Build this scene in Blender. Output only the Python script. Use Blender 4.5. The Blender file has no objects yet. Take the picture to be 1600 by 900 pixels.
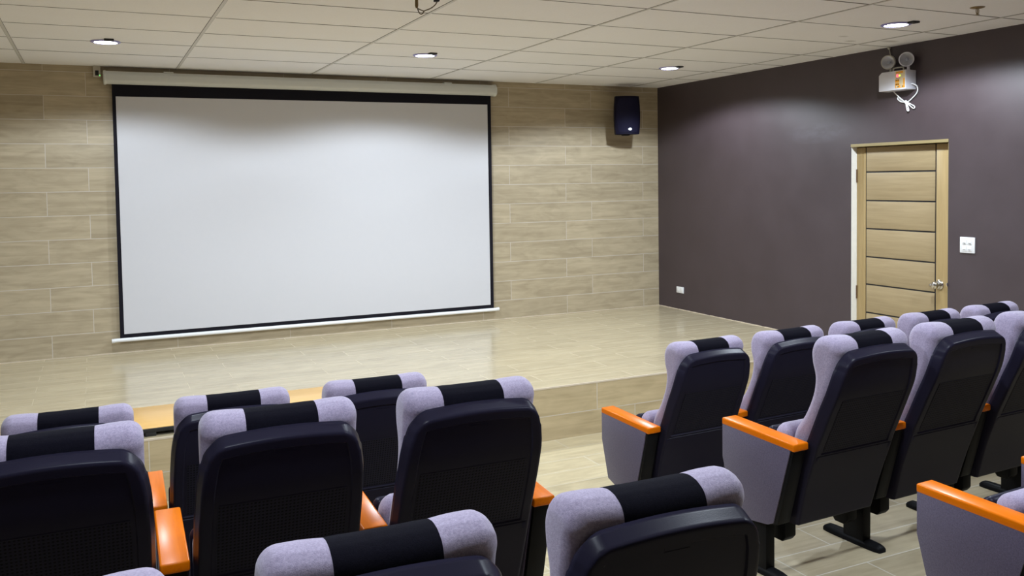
import bpy, bmesh, math, random
from mathutils import Vector, Matrix

random.seed(7)
SC = bpy.context.scene
COL = SC.collection

# ------------------------------------------------------------------ dimensions (metres)
H = 2.448            # ceiling above the stage top
FL = -0.373          # auditorium floor (stage top is z = 0)
PL = -0.190          # raised floor under the middle and back seat rows
SD = 2.902           # stage depth
PY = -5.10           # front edge of the raised floor
XL = -8.0            # wall to the left, out of view
YB = -10.8           # wall behind the camera
RH = 0.200           # tile course
TL = 0.982           # tile length
TA = 0.2055          # first joint
TO = 0.6763          # stagger between courses (share of a tile)
Z0 = 0.1926          # first course on the screen wall

# ------------------------------------------------------------------ node helpers
class NT:
    def __init__(self, name):
        self.m = bpy.data.materials.new(name)
        self.m.use_nodes = True
        self.t = self.m.node_tree
        self.n = self.t.nodes
        self.l = self.t.links
        self.bsdf = self.n['Principled BSDF']
    def add(self, typ, **kw):
        nd = self.n.new(typ)
        for k, v in kw.items():
            setattr(nd, k, v)
        return nd
    def put(self, sock, v):
        if hasattr(v, 'is_linked'):
            self.l.new(v, sock)
        else:
            sock.default_value = v
    def math(self, op, a, b=None, c=None):
        nd = self.add('ShaderNodeMath', operation=op)
        self.put(nd.inputs[0], a)
        if b is not None: self.put(nd.inputs[1], b)
        if c is not None: self.put(nd.inputs[2], c)
        return nd.outputs[0]
    def mix(self, f, a, b, blend='MIX'):
        nd = self.add('ShaderNodeMix', data_type='RGBA', blend_type=blend)
        self.put(nd.inputs[0], f)
        self.put(nd.inputs[6], a)
        self.put(nd.inputs[7], b)
        return nd.outputs[2]
    def coords(self):
        tc = self.add('ShaderNodeTexCoord')
        sp = self.add('ShaderNodeSeparateXYZ')
        self.l.new(tc.outputs['Object'], sp.inputs[0])
        return tc.outputs['Object'], sp.outputs
    def comb(self, x, y, z):
        nd = self.add('ShaderNodeCombineXYZ')
        self.put(nd.inputs[0], x); self.put(nd.inputs[1], y); self.put(nd.inputs[2], z)
        return nd.outputs[0]
    def noise(self, vec, scale, detail=3.0, rough=0.5, dist=0.0):
        nd = self.add('ShaderNodeTexNoise')
        self.l.new(vec, nd.inputs['Vector'])
        nd.inputs['Scale'].default_value = scale
        nd.inputs['Detail'].default_value = detail
        nd.inputs['Roughness'].default_value = rough
        nd.inputs['Distortion'].default_value = dist
        return nd.outputs['Fac']
    def ramp(self, f, p0, p1):
        nd = self.add('ShaderNodeMapRange')
        nd.inputs['From Min'].default_value = p0
        nd.inputs['From Max'].default_value = p1
        self.l.new(f, nd.inputs['Value'])
        return nd.outputs['Result']
    def bump(self, h, strength=0.2, dist=0.01):
        b = self.add('ShaderNodeBump')
        b.inputs['Strength'].default_value = strength
        b.inputs['Distance'].default_value = dist
        self.l.new(h, b.inputs['Height'])
        self.l.new(b.outputs[0], self.bsdf.inputs['Normal'])
    def base(self, v): self.put(self.bsdf.inputs['Base Color'], v)
    def set(self, **kw):
        for k, v in kw.items():
            self.put(self.bsdf.inputs[k.replace('_', ' ')], v)

def C4(*c):
    return (c[0], c[1], c[2], 1.0)

def simple(name, col, rough=0.5, metal=0.0, coat=0.0, spec=0.5, var=0.06, scale=30.0):
    g = NT(name)
    v, _ = g.coords()
    f = g.noise(v, scale, 3)
    g.base(g.mix(f, C4(*[c * (1 - var) for c in col]), C4(*[min(1, c * (1 + var)) for c in col])))
    g.set(Roughness=rough, Metallic=metal, Coat_Weight=coat, Specular_IOR_Level=spec)
    return g.m

def wood_tile(name, ax, ay, u0, v0, ca, cb, grout, rough, rough2, coat=0.0, bumpy=0.15, gw=0.0022, sat=1.0):
    """staggered plank tiles: ax/ay pick the world axes that run along and across the planks"""
    g = NT(name)
    v, o = g.coords()
    U, V = o[ax], o[ay]
    vv = g.math('DIVIDE', g.math('SUBTRACT', V, v0), RH)
    row = g.math('FLOOR', vv)
    fv = g.math('SUBTRACT', vv, row)
    par = g.math('FLOORED_MODULO', row, 2.0)
    uu = g.math('DIVIDE', g.math('SUBTRACT', U, u0), TL)
    uu = g.math('ADD', uu, g.math('MULTIPLY', par, TO))
    col = g.math('FLOOR', uu)
    fu = g.math('SUBTRACT', uu, col)
    du = g.math('MULTIPLY', g.math('MINIMUM', fu, g.math('SUBTRACT', 1.0, fu)), TL)
    dv = g.math('MULTIPLY', g.math('MINIMUM', fv, g.math('SUBTRACT', 1.0, fv)), RH)
    dd = g.math('MINIMUM', du, dv)
    gm = g.math('SUBTRACT', 1.0, g.ramp(dd, gw * 0.7, gw * 1.4))
    wn = g.add('ShaderNodeTexWhiteNoise', noise_dimensions='2D')
    g.l.new(g.comb(row, col, 0.0), wn.inputs['Vector'])
    rnd = wn.outputs['Value']
    seed = g.math('MULTIPLY', rnd, 37.0)
    gv = g.comb(g.math('ADD', g.math('MULTIPLY', U, 1.6), seed), g.math('MULTIPLY', V, 22.0), seed)
    grain = g.noise(gv, 1.0, 5, 0.6, 0.9)
    gv2 = g.comb(g.math('ADD', g.math('MULTIPLY', U, 3.5), seed), g.math('MULTIPLY', V, 10.0), seed)
    blot = g.noise(gv2, 1.0, 3, 0.55, 1.2)
    f = g.math('ADD', g.math('MULTIPLY', g.ramp(grain, 0.32, 0.66), 0.6), g.math('MULTIPLY', g.ramp(blot, 0.30, 0.62), 0.4))
    wood = g.mix(f, C4(*cb), C4(*ca))
    tone = g.math('ADD', 0.955, g.math('MULTIPLY', rnd, 0.09))
    wood = g.mix(1.0, wood, g.comb(tone, tone, tone), 'MULTIPLY')
    g.base(g.mix(gm, wood, C4(*grout)))
    g.set(Roughness=g.math('ADD', g.math('ADD', rough, g.math('MULTIPLY', grain, rough2 - rough)), g.math('MULTIPLY', gm, 0.3)),
          Coat_Weight=coat, Coat_Roughness=0.12)
    g.bump(g.math('SUBTRACT', g.math('MULTIPLY', grain, 0.15), gm), bumpy, 0.002)
    return g.m

M = {}
GROUT = (0.58, 0.53, 0.46)
M['wall_tile'] = wood_tile('screen_wall_tile', 0, 2, -TA, Z0 - RH, (0.50, 0.415, 0.28), (0.325, 0.262, 0.168), GROUT, 0.38, 0.55)
# course zero of the wall is the cut one at the bottom: it shares the joints of the even courses
M['stage_tile'] = wood_tile('stage_floor_tile', 0, 1, -2.229, -SD, (0.62, 0.53, 0.355), (0.42, 0.345, 0.22), (0.57, 0.49, 0.34), 0.16, 0.30, 0.25, 0.03)
M['riser_tile'] = wood_tile('stage_riser_tile', 0, 2, -2.245 + TO * TL, -RH, (0.57, 0.46, 0.28), (0.40, 0.315, 0.185), GROUT, 0.38, 0.5)
M['floor_tile'] = wood_tile('hall_floor_tile', 0, 1, -2.912, -3.105, (0.62, 0.53, 0.34), (0.44, 0.365, 0.225), (0.66, 0.61, 0.50), 0.22, 0.4, 0.1, 0.06)
M['deck_tile'] = wood_tile('raised_floor_tile', 0, 1, -3.184, -5.59, (0.56, 0.475, 0.32), (0.38, 0.31, 0.20), (0.66, 0.62, 0.54), 0.25, 0.42, 0.1, 0.06)

# brown paint with a rolled finish and a pale mottled patch
g = NT('brown_wall_paint')
v, o = g.coords()
f = g.noise(v, 3.0, 5, 0.6)
fine = g.noise(v, 160.0, 2)
base = g.mix(g.ramp(f, 0.3, 0.7), C4(0.053, 0.037, 0.041), C4(0.063, 0.045, 0.050))
dy = g.math('DIVIDE', g.math('SUBTRACT', o[1], -2.42), 0.42)
dz = g.math('DIVIDE', g.math('SUBTRACT', o[2], 1.81), 0.10)
r2 = g.math('ADD', g.math('MULTIPLY', dy, dy), g.math('MULTIPLY', dz, dz))
pn = g.noise(g.comb(0.0, g.math('MULTIPLY', o[1], 5.0), g.math('MULTIPLY', o[2], 16.0)), 1.0, 4, 0.6)
patch = g.math('MULTIPLY', g.math('MAXIMUM', g.math('SUBTRACT', 1.0, r2), 0.0), g.ramp(pn, 0.3, 0.75))
base = g.mix(g.math('MULTIPLY', patch, 0.55), base, C4(0.115, 0.105, 0.125))
g.base(base)
g.set(Roughness=g.math('ADD', 0.40, g.math('MULTIPLY', f, 0.15)))
g.bump(fine, 0.12, 0.002)
M['brown'] = g.m

# ceiling board: fine speckle, two faint smudges near the brown wall
g = NT('ceiling_board')
v, o = g.coords()
f = g.noise(v, 90.0, 3)
f2 = g.noise(v, 1.3, 3)
base = g.mix(f, C4(0.84, 0.83, 0.845), C4(0.91, 0.90, 0.915))
base = g.mix(g.math('MULTIPLY', g.ramp(f2, 0.45, 0.75), 0.25), base, C4(0.79, 0.77, 0.75))
sm = None
for (sx, sy, rx, ry) in ((-0.773, -3.449, 0.05, 0.03), (-0.25, -3.40, 0.10, 0.05), (-0.55, -3.30, 0.06, 0.04)):
    a = g.math('DIVIDE', g.math('SUBTRACT', o[0], sx), rx)
    b = g.math('DIVIDE', g.math('SUBTRACT', o[1], sy), ry)
    q = g.math('MAXIMUM', g.math('SUBTRACT', 1.0, g.math('ADD', g.math('MULTIPLY', a, a), g.math('MULTIPLY', b, b))), 0.0)
    sm = q if sm is None else g.math('MAXIMUM', sm, q)
base = g.mix(g.math('MULTIPLY', sm, 0.45), base, C4(0.25, 0.23, 0.21))
g.base(base)
g.set(Roughness=0.9)
g.bump(f, 0.1, 0.002)
M['ceiling'] = g.m
M['tee'] = simple('ceiling_tee_grey', (0.62, 0.61, 0.59), 0.5)
M['tee_gap'] = simple('ceiling_joint_dark', (0.11, 0.10, 0.085), 0.9)

def fabric(name, ca, cb, scale=420.0, sheen=0.3, spec=0.2):
    g = NT(name)
    v, _ = g.coords()
    a = g.noise(v, scale, 4, 0.75)
    b = g.noise(v, scale * 0.42, 3, 0.7)
    f = g.math('ADD', g.math('MULTIPLY', g.ramp(a, 0.3, 0.7), 0.45), g.math('MULTIPLY', g.ramp(b, 0.32, 0.68), 0.55))
    g.base(g.mix(f, C4(*ca), C4(*cb)))
    g.set(Roughness=0.92, Specular_IOR_Level=spec, Sheen_Weight=sheen, Sheen_Roughness=0.5)
    g.bump(a, 0.5, 0.002)
    return g.m
M['grey_fabric'] = fabric('grey_mottled_fabric', (0.218, 0.184, 0.275), (0.445, 0.385, 0.525))
M['panel_fabric'] = fabric('grey_panel_fabric', (0.066, 0.054, 0.092), (0.130, 0.108, 0.176))
M['black_fabric'] = fabric('black_headrest_fabric', (0.0022, 0.0020, 0.0045), (0.0065, 0.0060, 0.0115), 420, 0.0, 0.06)

def plastic(name, col, rough, scale=500.0, b=0.12, sp=0.07):
    g = NT(name)
    v, _ = g.coords()
    f = g.noise(v, scale, 2)
    h = g.noise(v, 6.0, 3)
    g.base(g.mix(f, C4(*[c * 0.85 for c in col]), C4(*[c * 1.15 for c in col])))
    g.set(Roughness=g.math('ADD', rough, g.math('MULTIPLY', h, 0.1)), Specular_IOR_Level=sp)
    g.bump(f, b, 0.001)
    return g.m
M['shell'] = plastic('black_shell_plastic', (0.0145, 0.0130, 0.0255), 0.28)
M['steel_black'] = plastic('black_painted_steel', (0.008, 0.008, 0.009), 0.38)

# perforated insert of the shell: rows of small dark holes
g = NT('black_perforated_plastic')
v, o = g.coords()
hx = g.math('SUBTRACT', g.math('FLOORED_MODULO', g.math('MULTIPLY', o[0], 95.0), 1.0), 0.5)
hz = g.math('SUBTRACT', g.math('FLOORED_MODULO', g.math('MULTIPLY', o[2], 95.0), 1.0), 0.5)
rr = g.math('SQRT', g.math('ADD', g.math('MULTIPLY', hx, hx), g.math('MULTIPLY', hz, hz)))
k = g.ramp(rr, 0.22, 0.36)
g.base(g.mix(k, C4(0.005, 0.005, 0.007), C4(0.019, 0.0178, 0.030)))
g.set(Roughness=0.45, Specular_IOR_Level=0.05)
g.bump(k, 0.4, 0.002)
M['perforated'] = g.m

def wood(name, ca, cb, along, rough, coat=0.0, fine=60.0, spec=0.4):
    g = NT(name)
    v, o = g.coords()
    s = [fine, fine, fine]
    s[along] = fine * 0.05
    gv = g.comb(*[g.math('MULTIPLY', o[i], s[i]) for i in range(3)])
    f = g.noise(gv, 1.0, 4, 0.6, 0.5)
    g2 = g.noise(v, 5.0, 2)
    f = g.math('ADD', g.math('MULTIPLY', g.ramp(f, 0.25, 0.75), 0.75), g.math('MULTIPLY', g2, 0.25))
    g.base(g.mix(f, C4(*cb), C4(*ca)))
    g.set(Roughness=rough, Coat_Weight=coat, Coat_Roughness=0.12, Specular_IOR_Level=spec)
    return g.m
M['arm_wood'] = wood('orange_varnished_wood', (0.80, 0.195, 0.0015), (0.64, 0.135, 0.001), 1, 0.28, 0.0, 60.0, 0.12)
M['board_wood'] = wood('yellow_laminate', (0.85, 0.52, 0.17), (0.76, 0.44, 0.13), 0, 0.3, 0.2, 30)
M['door_h'] = wood('tan_door_panel_wood', (0.40, 0.305, 0.17), (0.285, 0.21, 0.11), 1, 0.45, 0.0, 55)
M['door_v'] = wood('tan_door_stile_wood', (0.45, 0.325, 0.15), (0.33, 0.23, 0.10), 2, 0.42, 0.0, 55)
M['frame_wood'] = wood('tan_door_frame_wood', (0.34, 0.27, 0.13), (0.25, 0.195, 0.09), 1, 0.5, 0.0, 50)
M['jamb'] = simple('cream_painted_jamb', (0.93, 0.92, 0.86), 0.5)
M['groove'] = simple('dark_door_groove', (0.012, 0.011, 0.014), 0.6)
M['screen'] = simple('matte_white_screen', (0.60, 0.595, 0.62), 0.85, var=0.01)
M['screen_black'] = simple('black_screen_border', (0.006, 0.005, 0.010), 0.75, spec=0.2)
M['casing'] = simple('off_white_metal_casing', (0.68, 0.69, 0.66), 0.45, var=0.02)
M['white_bar'] = simple('white_painted_bar', (0.86, 0.87, 0.88), 0.35, var=0.02)
M['white_plastic'] = simple('white_plastic', (0.80, 0.80, 0.80), 0.4, var=0.02)
M['beige_plastic'] = simple('beige_plastic', (0.55, 0.50, 0.42), 0.45)
M['lamp_box'] = simple('pale_grey_lamp_enamel', (0.66, 0.65, 0.70), 0.4, var=0.02)
M['lamp_shell'] = simple('aged_cream_plastic', (0.46, 0.44, 0.38), 0.4)
M['reflector'] = simple('silver_reflector', (0.80, 0.80, 0.82), 0.22, 0.45, var=0.02)
M['bulb'] = simple('clear_bulb_glass', (0.30, 0.32, 0.38), 0.06, 0.0, 0.5)
M['chrome'] = simple('polished_chrome', (0.62, 0.60, 0.58), 0.14, 1.0)
M['hinge'] = simple('brass_hinge', (0.22, 0.14, 0.08), 0.4, 0.8)
M['dark'] = simple('dark_rubber', (0.012, 0.012, 0.012), 0.6)
M['grey_print'] = simple('grey_print', (0.22, 0.22, 0.22), 0.7)
M['speaker'] = plastic('navy_black_speaker_plastic', (0.008, 0.007, 0.018), 0.55, 300)
M['speaker_mesh'] = plastic('navy_black_speaker_grille', (0.013, 0.012, 0.030), 0.62, 700, 0.5)
M['emblem'] = simple('pale_emblem', (0.85, 0.88, 0.95), 0.25, var=0.01)
M['sticker'] = simple('cream_sticker', (0.74, 0.60, 0.38), 0.5)
M['sticker_orange'] = simple('orange_sticker_print', (0.85, 0.36, 0.02), 0.5)
M['trim_ring'] = simple('white_lamp_ring', (0.34, 0.33, 0.72), 0.35)
M['brass'] = simple('tarnished_brass', (0.30, 0.22, 0.10), 0.4, 0.7)
M['wire'] = simple('taupe_wire', (0.17, 0.14, 0.10), 0.6)
M['nosing'] = simple('pale_step_edge', (0.62, 0.53, 0.41), 0.4)
M['dark_wall'] = simple('dark_rear_wall_paint', (0.055, 0.042, 0.042), 0.6)

def emit(name, col, s):
    g = NT(name)
    v, _ = g.coords()
    f = g.noise(v, 5.0, 1)
    g.base(C4(*col))
    g.put(g.bsdf.inputs['Emission Color'], C4(*col))
    g.put(g.bsdf.inputs['Emission Strength'], g.math('ADD', s * 0.97, g.math('MULTIPLY', f, s * 0.06)))
    return g.m
M['diffuser'] = emit('lit_diffuser', (0.93, 0.95, 1.0), 14.0)
M['led_green'] = emit('green_led', (0.15, 1.0, 0.2), 1.2)
M['led_red'] = emit('red_led', (1.0, 0.12, 0.16), 1.6)
M['led_yellow'] = emit('yellow_led', (0.75, 1.0, 0.1), 1.0)

# ------------------------------------------------------------------ mesh helpers
def new_obj(name, bm, mats, parent=None, smooth=True, angle=35):
    me = bpy.data.meshes.new(name)
    bm.normal_update()
    bmesh.ops.recalc_face_normals(bm, faces=bm.faces[:])
    bm.to_mesh(me)
    bm.free()
    for m in (mats if isinstance(mats, (list, tuple)) else [mats]):
        me.materials.append(M[m] if isinstance(m, str) else m)
    if smooth:
        for p in me.polygons:
            p.use_smooth = True
        me.set_sharp_from_angle(angle=math.radians(angle))
    o = bpy.data.objects.new(name, me)
    COL.objects.link(o)
    if parent is not None:
        o.parent = parent
    return o

def box(bm, lo, hi, mat=0, bev=0.0, seg=2, mtx=None):
    lo, hi = Vector(lo), Vector(hi)
    r = bmesh.ops.create_cube(bm, size=1.0)
    vs = r['verts']
    c, d = (lo + hi) / 2, hi - lo
    for v in vs:
        v.co = Vector((v.co.x * d.x, v.co.y * d.y, v.co.z * d.z)) + c
    fs = list({f for v in vs for f in v.link_faces})
    for f in fs: f.material_index = mat
    if bev > 0:
        es = list({e for v in vs for e in v.link_edges})
        rb = bmesh.ops.bevel(bm, geom=es, offset=bev, segments=seg, affect='EDGES', profile=0.5)
        vs = list({v for f in rb['faces'] for v in f.verts} | {v for v in vs if v.is_valid})
        for f in rb['faces']: f.material_index = mat
    if mtx is not None:
        bmesh.ops.transform(bm, matrix=mtx, verts=[v for v in vs if v.is_valid])
    return vs

def quad(bm, pts, mat=0):
    f = bm.faces.new([bm.verts.new(p) for p in pts])
    f.material_index = mat
    return f

def prism(bm, poly, x0, x1, mat=0, bev=0.0, axis=0, seg=2):
    """extrude a 2-D polygon along an axis: axis 0 -> poly is (y, z); 1 -> (x, z); 2 -> (x, y)"""
    def P(a, b, t):
        return (t, a, b) if axis == 0 else ((a, t, b) if axis == 1 else (a, b, t))
    A = [bm.verts.new(P(a, b, x0)) for a, b in poly]
    B = [bm.verts.new(P(a, b, x1)) for a, b in poly]
    n = len(poly)
    fs = [bm.faces.new(A), bm.faces.new(B[::-1])]
    for i in range(n):
        fs.append(bm.faces.new((A[i], B[i], B[(i + 1) % n], A[(i + 1) % n])))
    for f in fs: f.material_index = mat
    if bev > 0:
        es = list({e for f in fs for e in f.edges})
        r = bmesh.ops.bevel(bm, geom=es, offset=bev, segments=seg, affect='EDGES', profile=0.5)
        for f in r['faces']: f.material_index = mat
    return A + B

def lathe(bm, prof, mtx, n=32, mat=0):
    """revolve (r, h) about local z; r = 0 closes to a point"""
    rings = []
    for r, h in prof:
        if r < 1e-6:
            rings.append([bm.verts.new(mtx @ Vector((0, 0, h)))])
        else:
            rings.append([bm.verts.new(mtx @ Vector((r * math.cos(2 * math.pi * i / n), r * math.sin(2 * math.pi * i / n), h))) for i in range(n)])
    for a, b in zip(rings, rings[1:]):
        for i in range(n):
            j = (i + 1) % n
            if len(a) == 1 and len(b) == 1: continue
            if len(a) == 1: f = bm.faces.new((a[0], b[i], b[j]))
            elif len(b) == 1: f = bm.faces.new((a[i], a[j], b[0]))
            else: f = bm.faces.new((a[i], a[j], b[j], b[i]))
            f.material_index = mat

def tube(bm, pts, r, n=10, mat=0, smooth_steps=6, closed=False):
    P = [Vector(p) for p in pts]
    if smooth_steps > 1 and len(P) > 2:
        Q = []
        m = len(P)
        rng = range(m if closed else m - 1)
        for i in rng:
            p0 = P[(i - 1) % m] if (closed or i > 0) else P[0]
            p1, p2 = P[i], P[(i + 1) % m]
            p3 = P[(i + 2) % m] if (closed or i + 2 < m) else P[-1]
            for s in range(smooth_steps):
                t = s / smooth_steps
                Q.append(0.5 * ((2 * p1) + (-p0 + p2) * t + (2 * p0 - 5 * p1 + 4 * p2 - p3) * t * t + (-p0 + 3 * p1 - 3 * p2 + p3) * t ** 3))
        if not closed: Q.append(P[-1])
        P = Q
    rings = []
    up = Vector((0, 0, 1))
    prev = None
    for i, p in enumerate(P):
        a = P[max(i - 1, 0)] if not closed else P[i - 1]
        b = P[min(i + 1, len(P) - 1)] if not closed else P[(i + 1) % len(P)]
        d = (b - a).normalized()
        if prev is None:
            ref = up if abs(d.dot(up)) < 0.9 else Vector((1, 0, 0))
            x = d.cross(ref).normalized()
        else:
            x = (prev - d * prev.dot(d)).normalized()
        prev = x
        y = d.cross(x)
        rings.append([bm.verts.new(p + r * (math.cos(2 * math.pi * k / n) * x + math.sin(2 * math.pi * k / n) * y)) for k in range(n)])
    m = len(rings)
    for i in range(m if closed else m - 1):
        a, b = rings[i], rings[(i + 1) % m]
        for k in range(n):
            f = bm.faces.new((a[k], a[(k + 1) % n], b[(k + 1) % n], b[k]))
            f.material_index = mat
    if not closed:
        f = bm.faces.new(rings[0][::-1]); f.material_index = mat
        f = bm.faces.new(rings[-1]); f.material_index = mat

def tag(o, label, cat, group=None):
    o['label'] = label
    o['category'] = cat
    if group: o['group'] = group
    return o

def thing(name, label, cat, loc=(0, 0, 0), rz=0.0, group=None):
    o = bpy.data.objects.new(name, None)
    o.empty_display_size = 0.1
    COL.objects.link(o)
    o.location = loc
    o.rotation_euler = (0, 0, rz)
    return tag(o, label, cat, group)

def struct(name, bm, mats, smooth=False):
    o = new_obj(name, bm, mats, None, smooth)
    o['kind'] = 'structure'
    return o

def copy_tree(o, parent=None):
    c = o.copy()
    COL.objects.link(c)
    if parent is not None:
        c.parent = parent
        c.matrix_parent_inverse = o.matrix_parent_inverse.copy()
    for ch in list(o.children):
        copy_tree(ch, c)
    return c

def pos(m, *p):
    return Matrix.Translation(Vector(p)) @ m
RX = lambda a: Matrix.Rotation(a, 4, 'X')
RY = lambda a: Matrix.Rotation(a, 4, 'Y')
RZ = lambda a: Matrix.Rotation(a, 4, 'Z')

# ------------------------------------------------------------------ the room
WT = 0.15
bm = bmesh.new(); box(bm, (XL - WT, 0, FL - 0.2), (WT, WT, H + 0.1)); struct('wall_front', bm, 'wall_tile')
# brown wall with the door opening
DY0, DY1, DZ = -2.790, -3.722, 1.695        # door opening (y from, y to, top)
bm = bmesh.new()
box(bm, (0, DY0, FL - 0.2), (WT, WT * 0, H + 0.1))
box(bm, (0, YB, FL - 0.2), (WT, DY1, H + 0.1))
box(bm, (0, DY1, DZ), (WT, DY0, H + 0.1))
struct('wall_right', bm, 'brown')
bm = bmesh.new(); box(bm, (XL - WT, YB, FL - 0.2), (XL, 0, H + 0.1)); struct('wall_left', bm, 'dark_wall')
bm = bmesh.new(); box(bm, (XL - WT, YB - WT, FL - 0.2), (WT, YB, H + 0.1)); struct('wall_back', bm, 'dark_wall')
bm = bmesh.new(); box(bm, (XL, YB, FL - 0.1), (0, 0, FL)); struct('floor', bm, 'floor_tile')

# stage: tiled top, tiled riser, pale edge strip
bm = bmesh.new()
y0 = -SD
quad(bm, [(XL, y0 + 0.012, 0), (0, y0 + 0.012, 0), (0, 0, 0), (XL, 0, 0)], 0)
quad(bm, [(XL, y0, FL), (0, y0, FL), (0, y0, -0.010), (XL, y0, -0.010)], 1)
box(bm, (XL, y0 - 0.002, -0.010), (0, y0 + 0.012, 0.0005), 2)
struct('stage', bm, ['stage_tile', 'riser_tile', 'nosing'])
# raised floor under the rear rows
bm = bmesh.new()
quad(bm, [(XL, YB, PL), (0, YB, PL), (0, PY, PL), (XL, PY, PL)], 0)
quad(bm, [(XL, PY, FL), (0, PY, FL), (0, PY, PL), (XL, PY, PL)], 1)
struct('floor_raised', bm, ['deck_tile', 'riser_tile'])

# ceiling with its tee grid
bm = bmesh.new()
box(bm, (XL, YB, H), (0, 0, H + 0.08), 0)
GX0, GX, GY0, GY = 0.3674, 1.1724, 0.8039, 0.5984
xs = [-(GX0 + i * GX) for i in range(8)]
ys = [-(GY0 + j * GY) for j in range(17)]
rnd = random.Random(3)
for x in xs:
    box(bm, (x - 0.0095, YB, H - 0.003), (x + 0.0095, 0, H + 0.001), 1)
    box(bm, (x + 0.0095, YB, H - 0.001), (x + 0.0115, 0, H + 0.001), 2)
    box(bm, (x - 0.0115, YB, H - 0.001), (x - 0.0095, 0, H + 0.001), 2)
edges = [XL] + sorted(xs) + [0]
for y in ys:
    for a, b in zip(edges, edges[1:]):
        dy = rnd.uniform(-0.004, 0.004)
        w0, w1 = rnd.uniform(0.002, 0.0045), rnd.uniform(0.003, 0.006)
        pts = [(a + 0.014, y + dy - w0), (b - 0.014, y - dy - w1), (b - 0.014, y - dy + w1), (a + 0.014, y + dy + w0)]
        prism(bm, pts, H - 0.0015, H + 0.001, 2, axis=2)
struct('ceiling', bm, ['ceiling', 'tee', 'tee_gap'])

# pale sealant line where the brown wall meets the stage, and where tiles meet stage
bm = bmesh.new()
n = 60
for i in range(n):
    ya = -SD * i / n
    yb_ = -SD * (i + 1) / n
    w = rnd.uniform(0.003, 0.009)
    box(bm, (-w, yb_, 0.0), (0.0, ya, rnd.uniform(0.003, 0.007)))
struct('trim_1', bm, 'nosing')
bm = bmesh.new()
for i in range(120):
    xa = XL + (-XL) * i / 120
    box(bm, (xa, -rnd.uniform(0.003, 0.006), 0), (xa - XL / 120, 0, rnd.uniform(0.003, 0.007)))
struct('trim_2', bm, 'nosing')

# ------------------------------------------------------------------ door in the brown wall
XD = 0.063                                    # the leaf sits back in the opening
bm = bmesh.new()
box(bm, (0.004, DY0 - 0.004, FL), (WT, DY0 + 0.0, DZ), 0)                 # far jamb: cream painted
box(bm, (-0.004, DY1, DZ - 0.024), (XD, DY0, DZ), 1, 0.002)               # head
box(bm, (XD, DY1, DZ - 0.024), (WT, DY0, DZ), 1)
box(bm, (0.004, DY1, FL), (XD, DY1 + 0.006, DZ - 0.024), 1)
frame = struct('door_1', bm, ['jamb', 'frame_wood'])
bm = bmesh.new()
ya, yb = DY0 - 0.004, DY1 + 0.006
ztop = DZ - 0.030
box(bm, (XD + 0.006, yb, FL + 0.01), (XD + 0.045, ya, ztop), 2)           # dark core seen in the grooves
box(bm, (XD, -2.887, FL + 0.01), (XD + 0.02, ya, ztop), 1, 0.002)         # hinge stile
box(bm, (XD, yb, FL + 0.01), (XD + 0.02, -3.568, ztop), 1, 0.002)         # lock stile
zs = [ztop, 1.460, 1.224, 0.990, 0.755, 0.525, 0.288, 0.05, FL + 0.01]
for za, zb in zip(zs, zs[1:]):
    box(bm, (XD, -3.556, zb + 0.006), (XD + 0.02, -2.896, za - (0.006 if za != ztop else 0)), 0, 0.003)
leaf = new_obj('door_leaf', bm, ['door_h', 'door_v', 'groove'], frame)
leaf['kind'] = 'structure'
for hz in (1.43, 0.45):
    bm = bmesh.new()
    tube(bm, [(XD - 0.004, DY0 - 0.008, hz - 0.055), (XD - 0.004, DY0 - 0.008, hz + 0.055)], 0.006, 8)
    new_obj('door_hinge', bm, 'hinge', frame)['kind'] = 'structure'
bm = bmesh.new()
KY, KZ = -3.603, 0.590
lathe(bm, [(0, 0), (0.036, 0), (0.036, 0.006), (0.030, 0.010), (0.012, 0.012), (0.011, 0.030), (0.018, 0.036), (0.027, 0.044), (0.030, 0.055), (0.026, 0.066), (0.014, 0.072), (0, 0.073)],
      pos(RY(-math.pi / 2), XD, KY, KZ), 28)
tube(bm, [(XD - 0.040, KY, KZ + 0.004), (XD - 0.054, KY + 0.022, KZ + 0.003), (XD - 0.052, KY + 0.044, KZ - 0.006)], 0.012, 10)
new_obj('door_knob', bm, 'chrome', frame)['kind'] = 'structure'
bm = bmesh.new()
box(bm, (-0.012, DY1 - 0.004, KZ + 0.005), (0.004, DY1 + 0.004, KZ + 0.03), 0, 0.002)
new_obj('strike_plate', bm, 'chrome', frame)['kind'] = 'structure'

# ------------------------------------------------------------------ projection screen
t = thing('projection_screen', 'wide white pull-down projection screen with black borders on the beige tiled wall', 'projection screen', (0, 0, 0))
CX0, CX1, CY, CZ = -5.630, -2.045, -0.058, 2.352
bm = bmesh.new()
hexa = [(-0.050, -0.030), (-0.022, -0.056), (0.030, -0.056), (0.052, -0.040), (0.052, 0.045), (0.025, 0.056), (-0.022, 0.050), (-0.050, 0.020)]
prism(bm, [(CY + a, CZ + b) for a, b in hexa], CX0, CX1, 0, 0.006)
cas = new_obj('casing', bm, 'casing', t)
for x0, x1 in ((CX0 - 0.014, CX0 + 0.012), (CX1 - 0.012, CX1 + 0.022)):
    bm = bmesh.new()
    prism(bm, [(CY + a * 1.04 + 0.0015, CZ + b * 1.10) for a, b in hexa], x0, x1, 0, 0.009, seg=3)
    new_obj('end_cap', bm, 'casing', cas)
for x in (CX0 + 0.5, CX1 - 0.5):
    bm = bmesh.new()
    box(bm, (x - 0.04, CY - 0.02, CZ + 0.045), (x + 0.04, -0.0005, CZ + 0.062), 0, 0.003)
    new_obj('mounting_bracket', bm, 'casing', cas)
SY = -0.045
bm = bmesh.new()
box(bm, (-5.580, SY, 0.128), (-2.073, SY + 0.0015, 2.31))
cloth = new_obj('border_cloth', bm, 'screen_black', t)
bm = bmesh.new()
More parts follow.
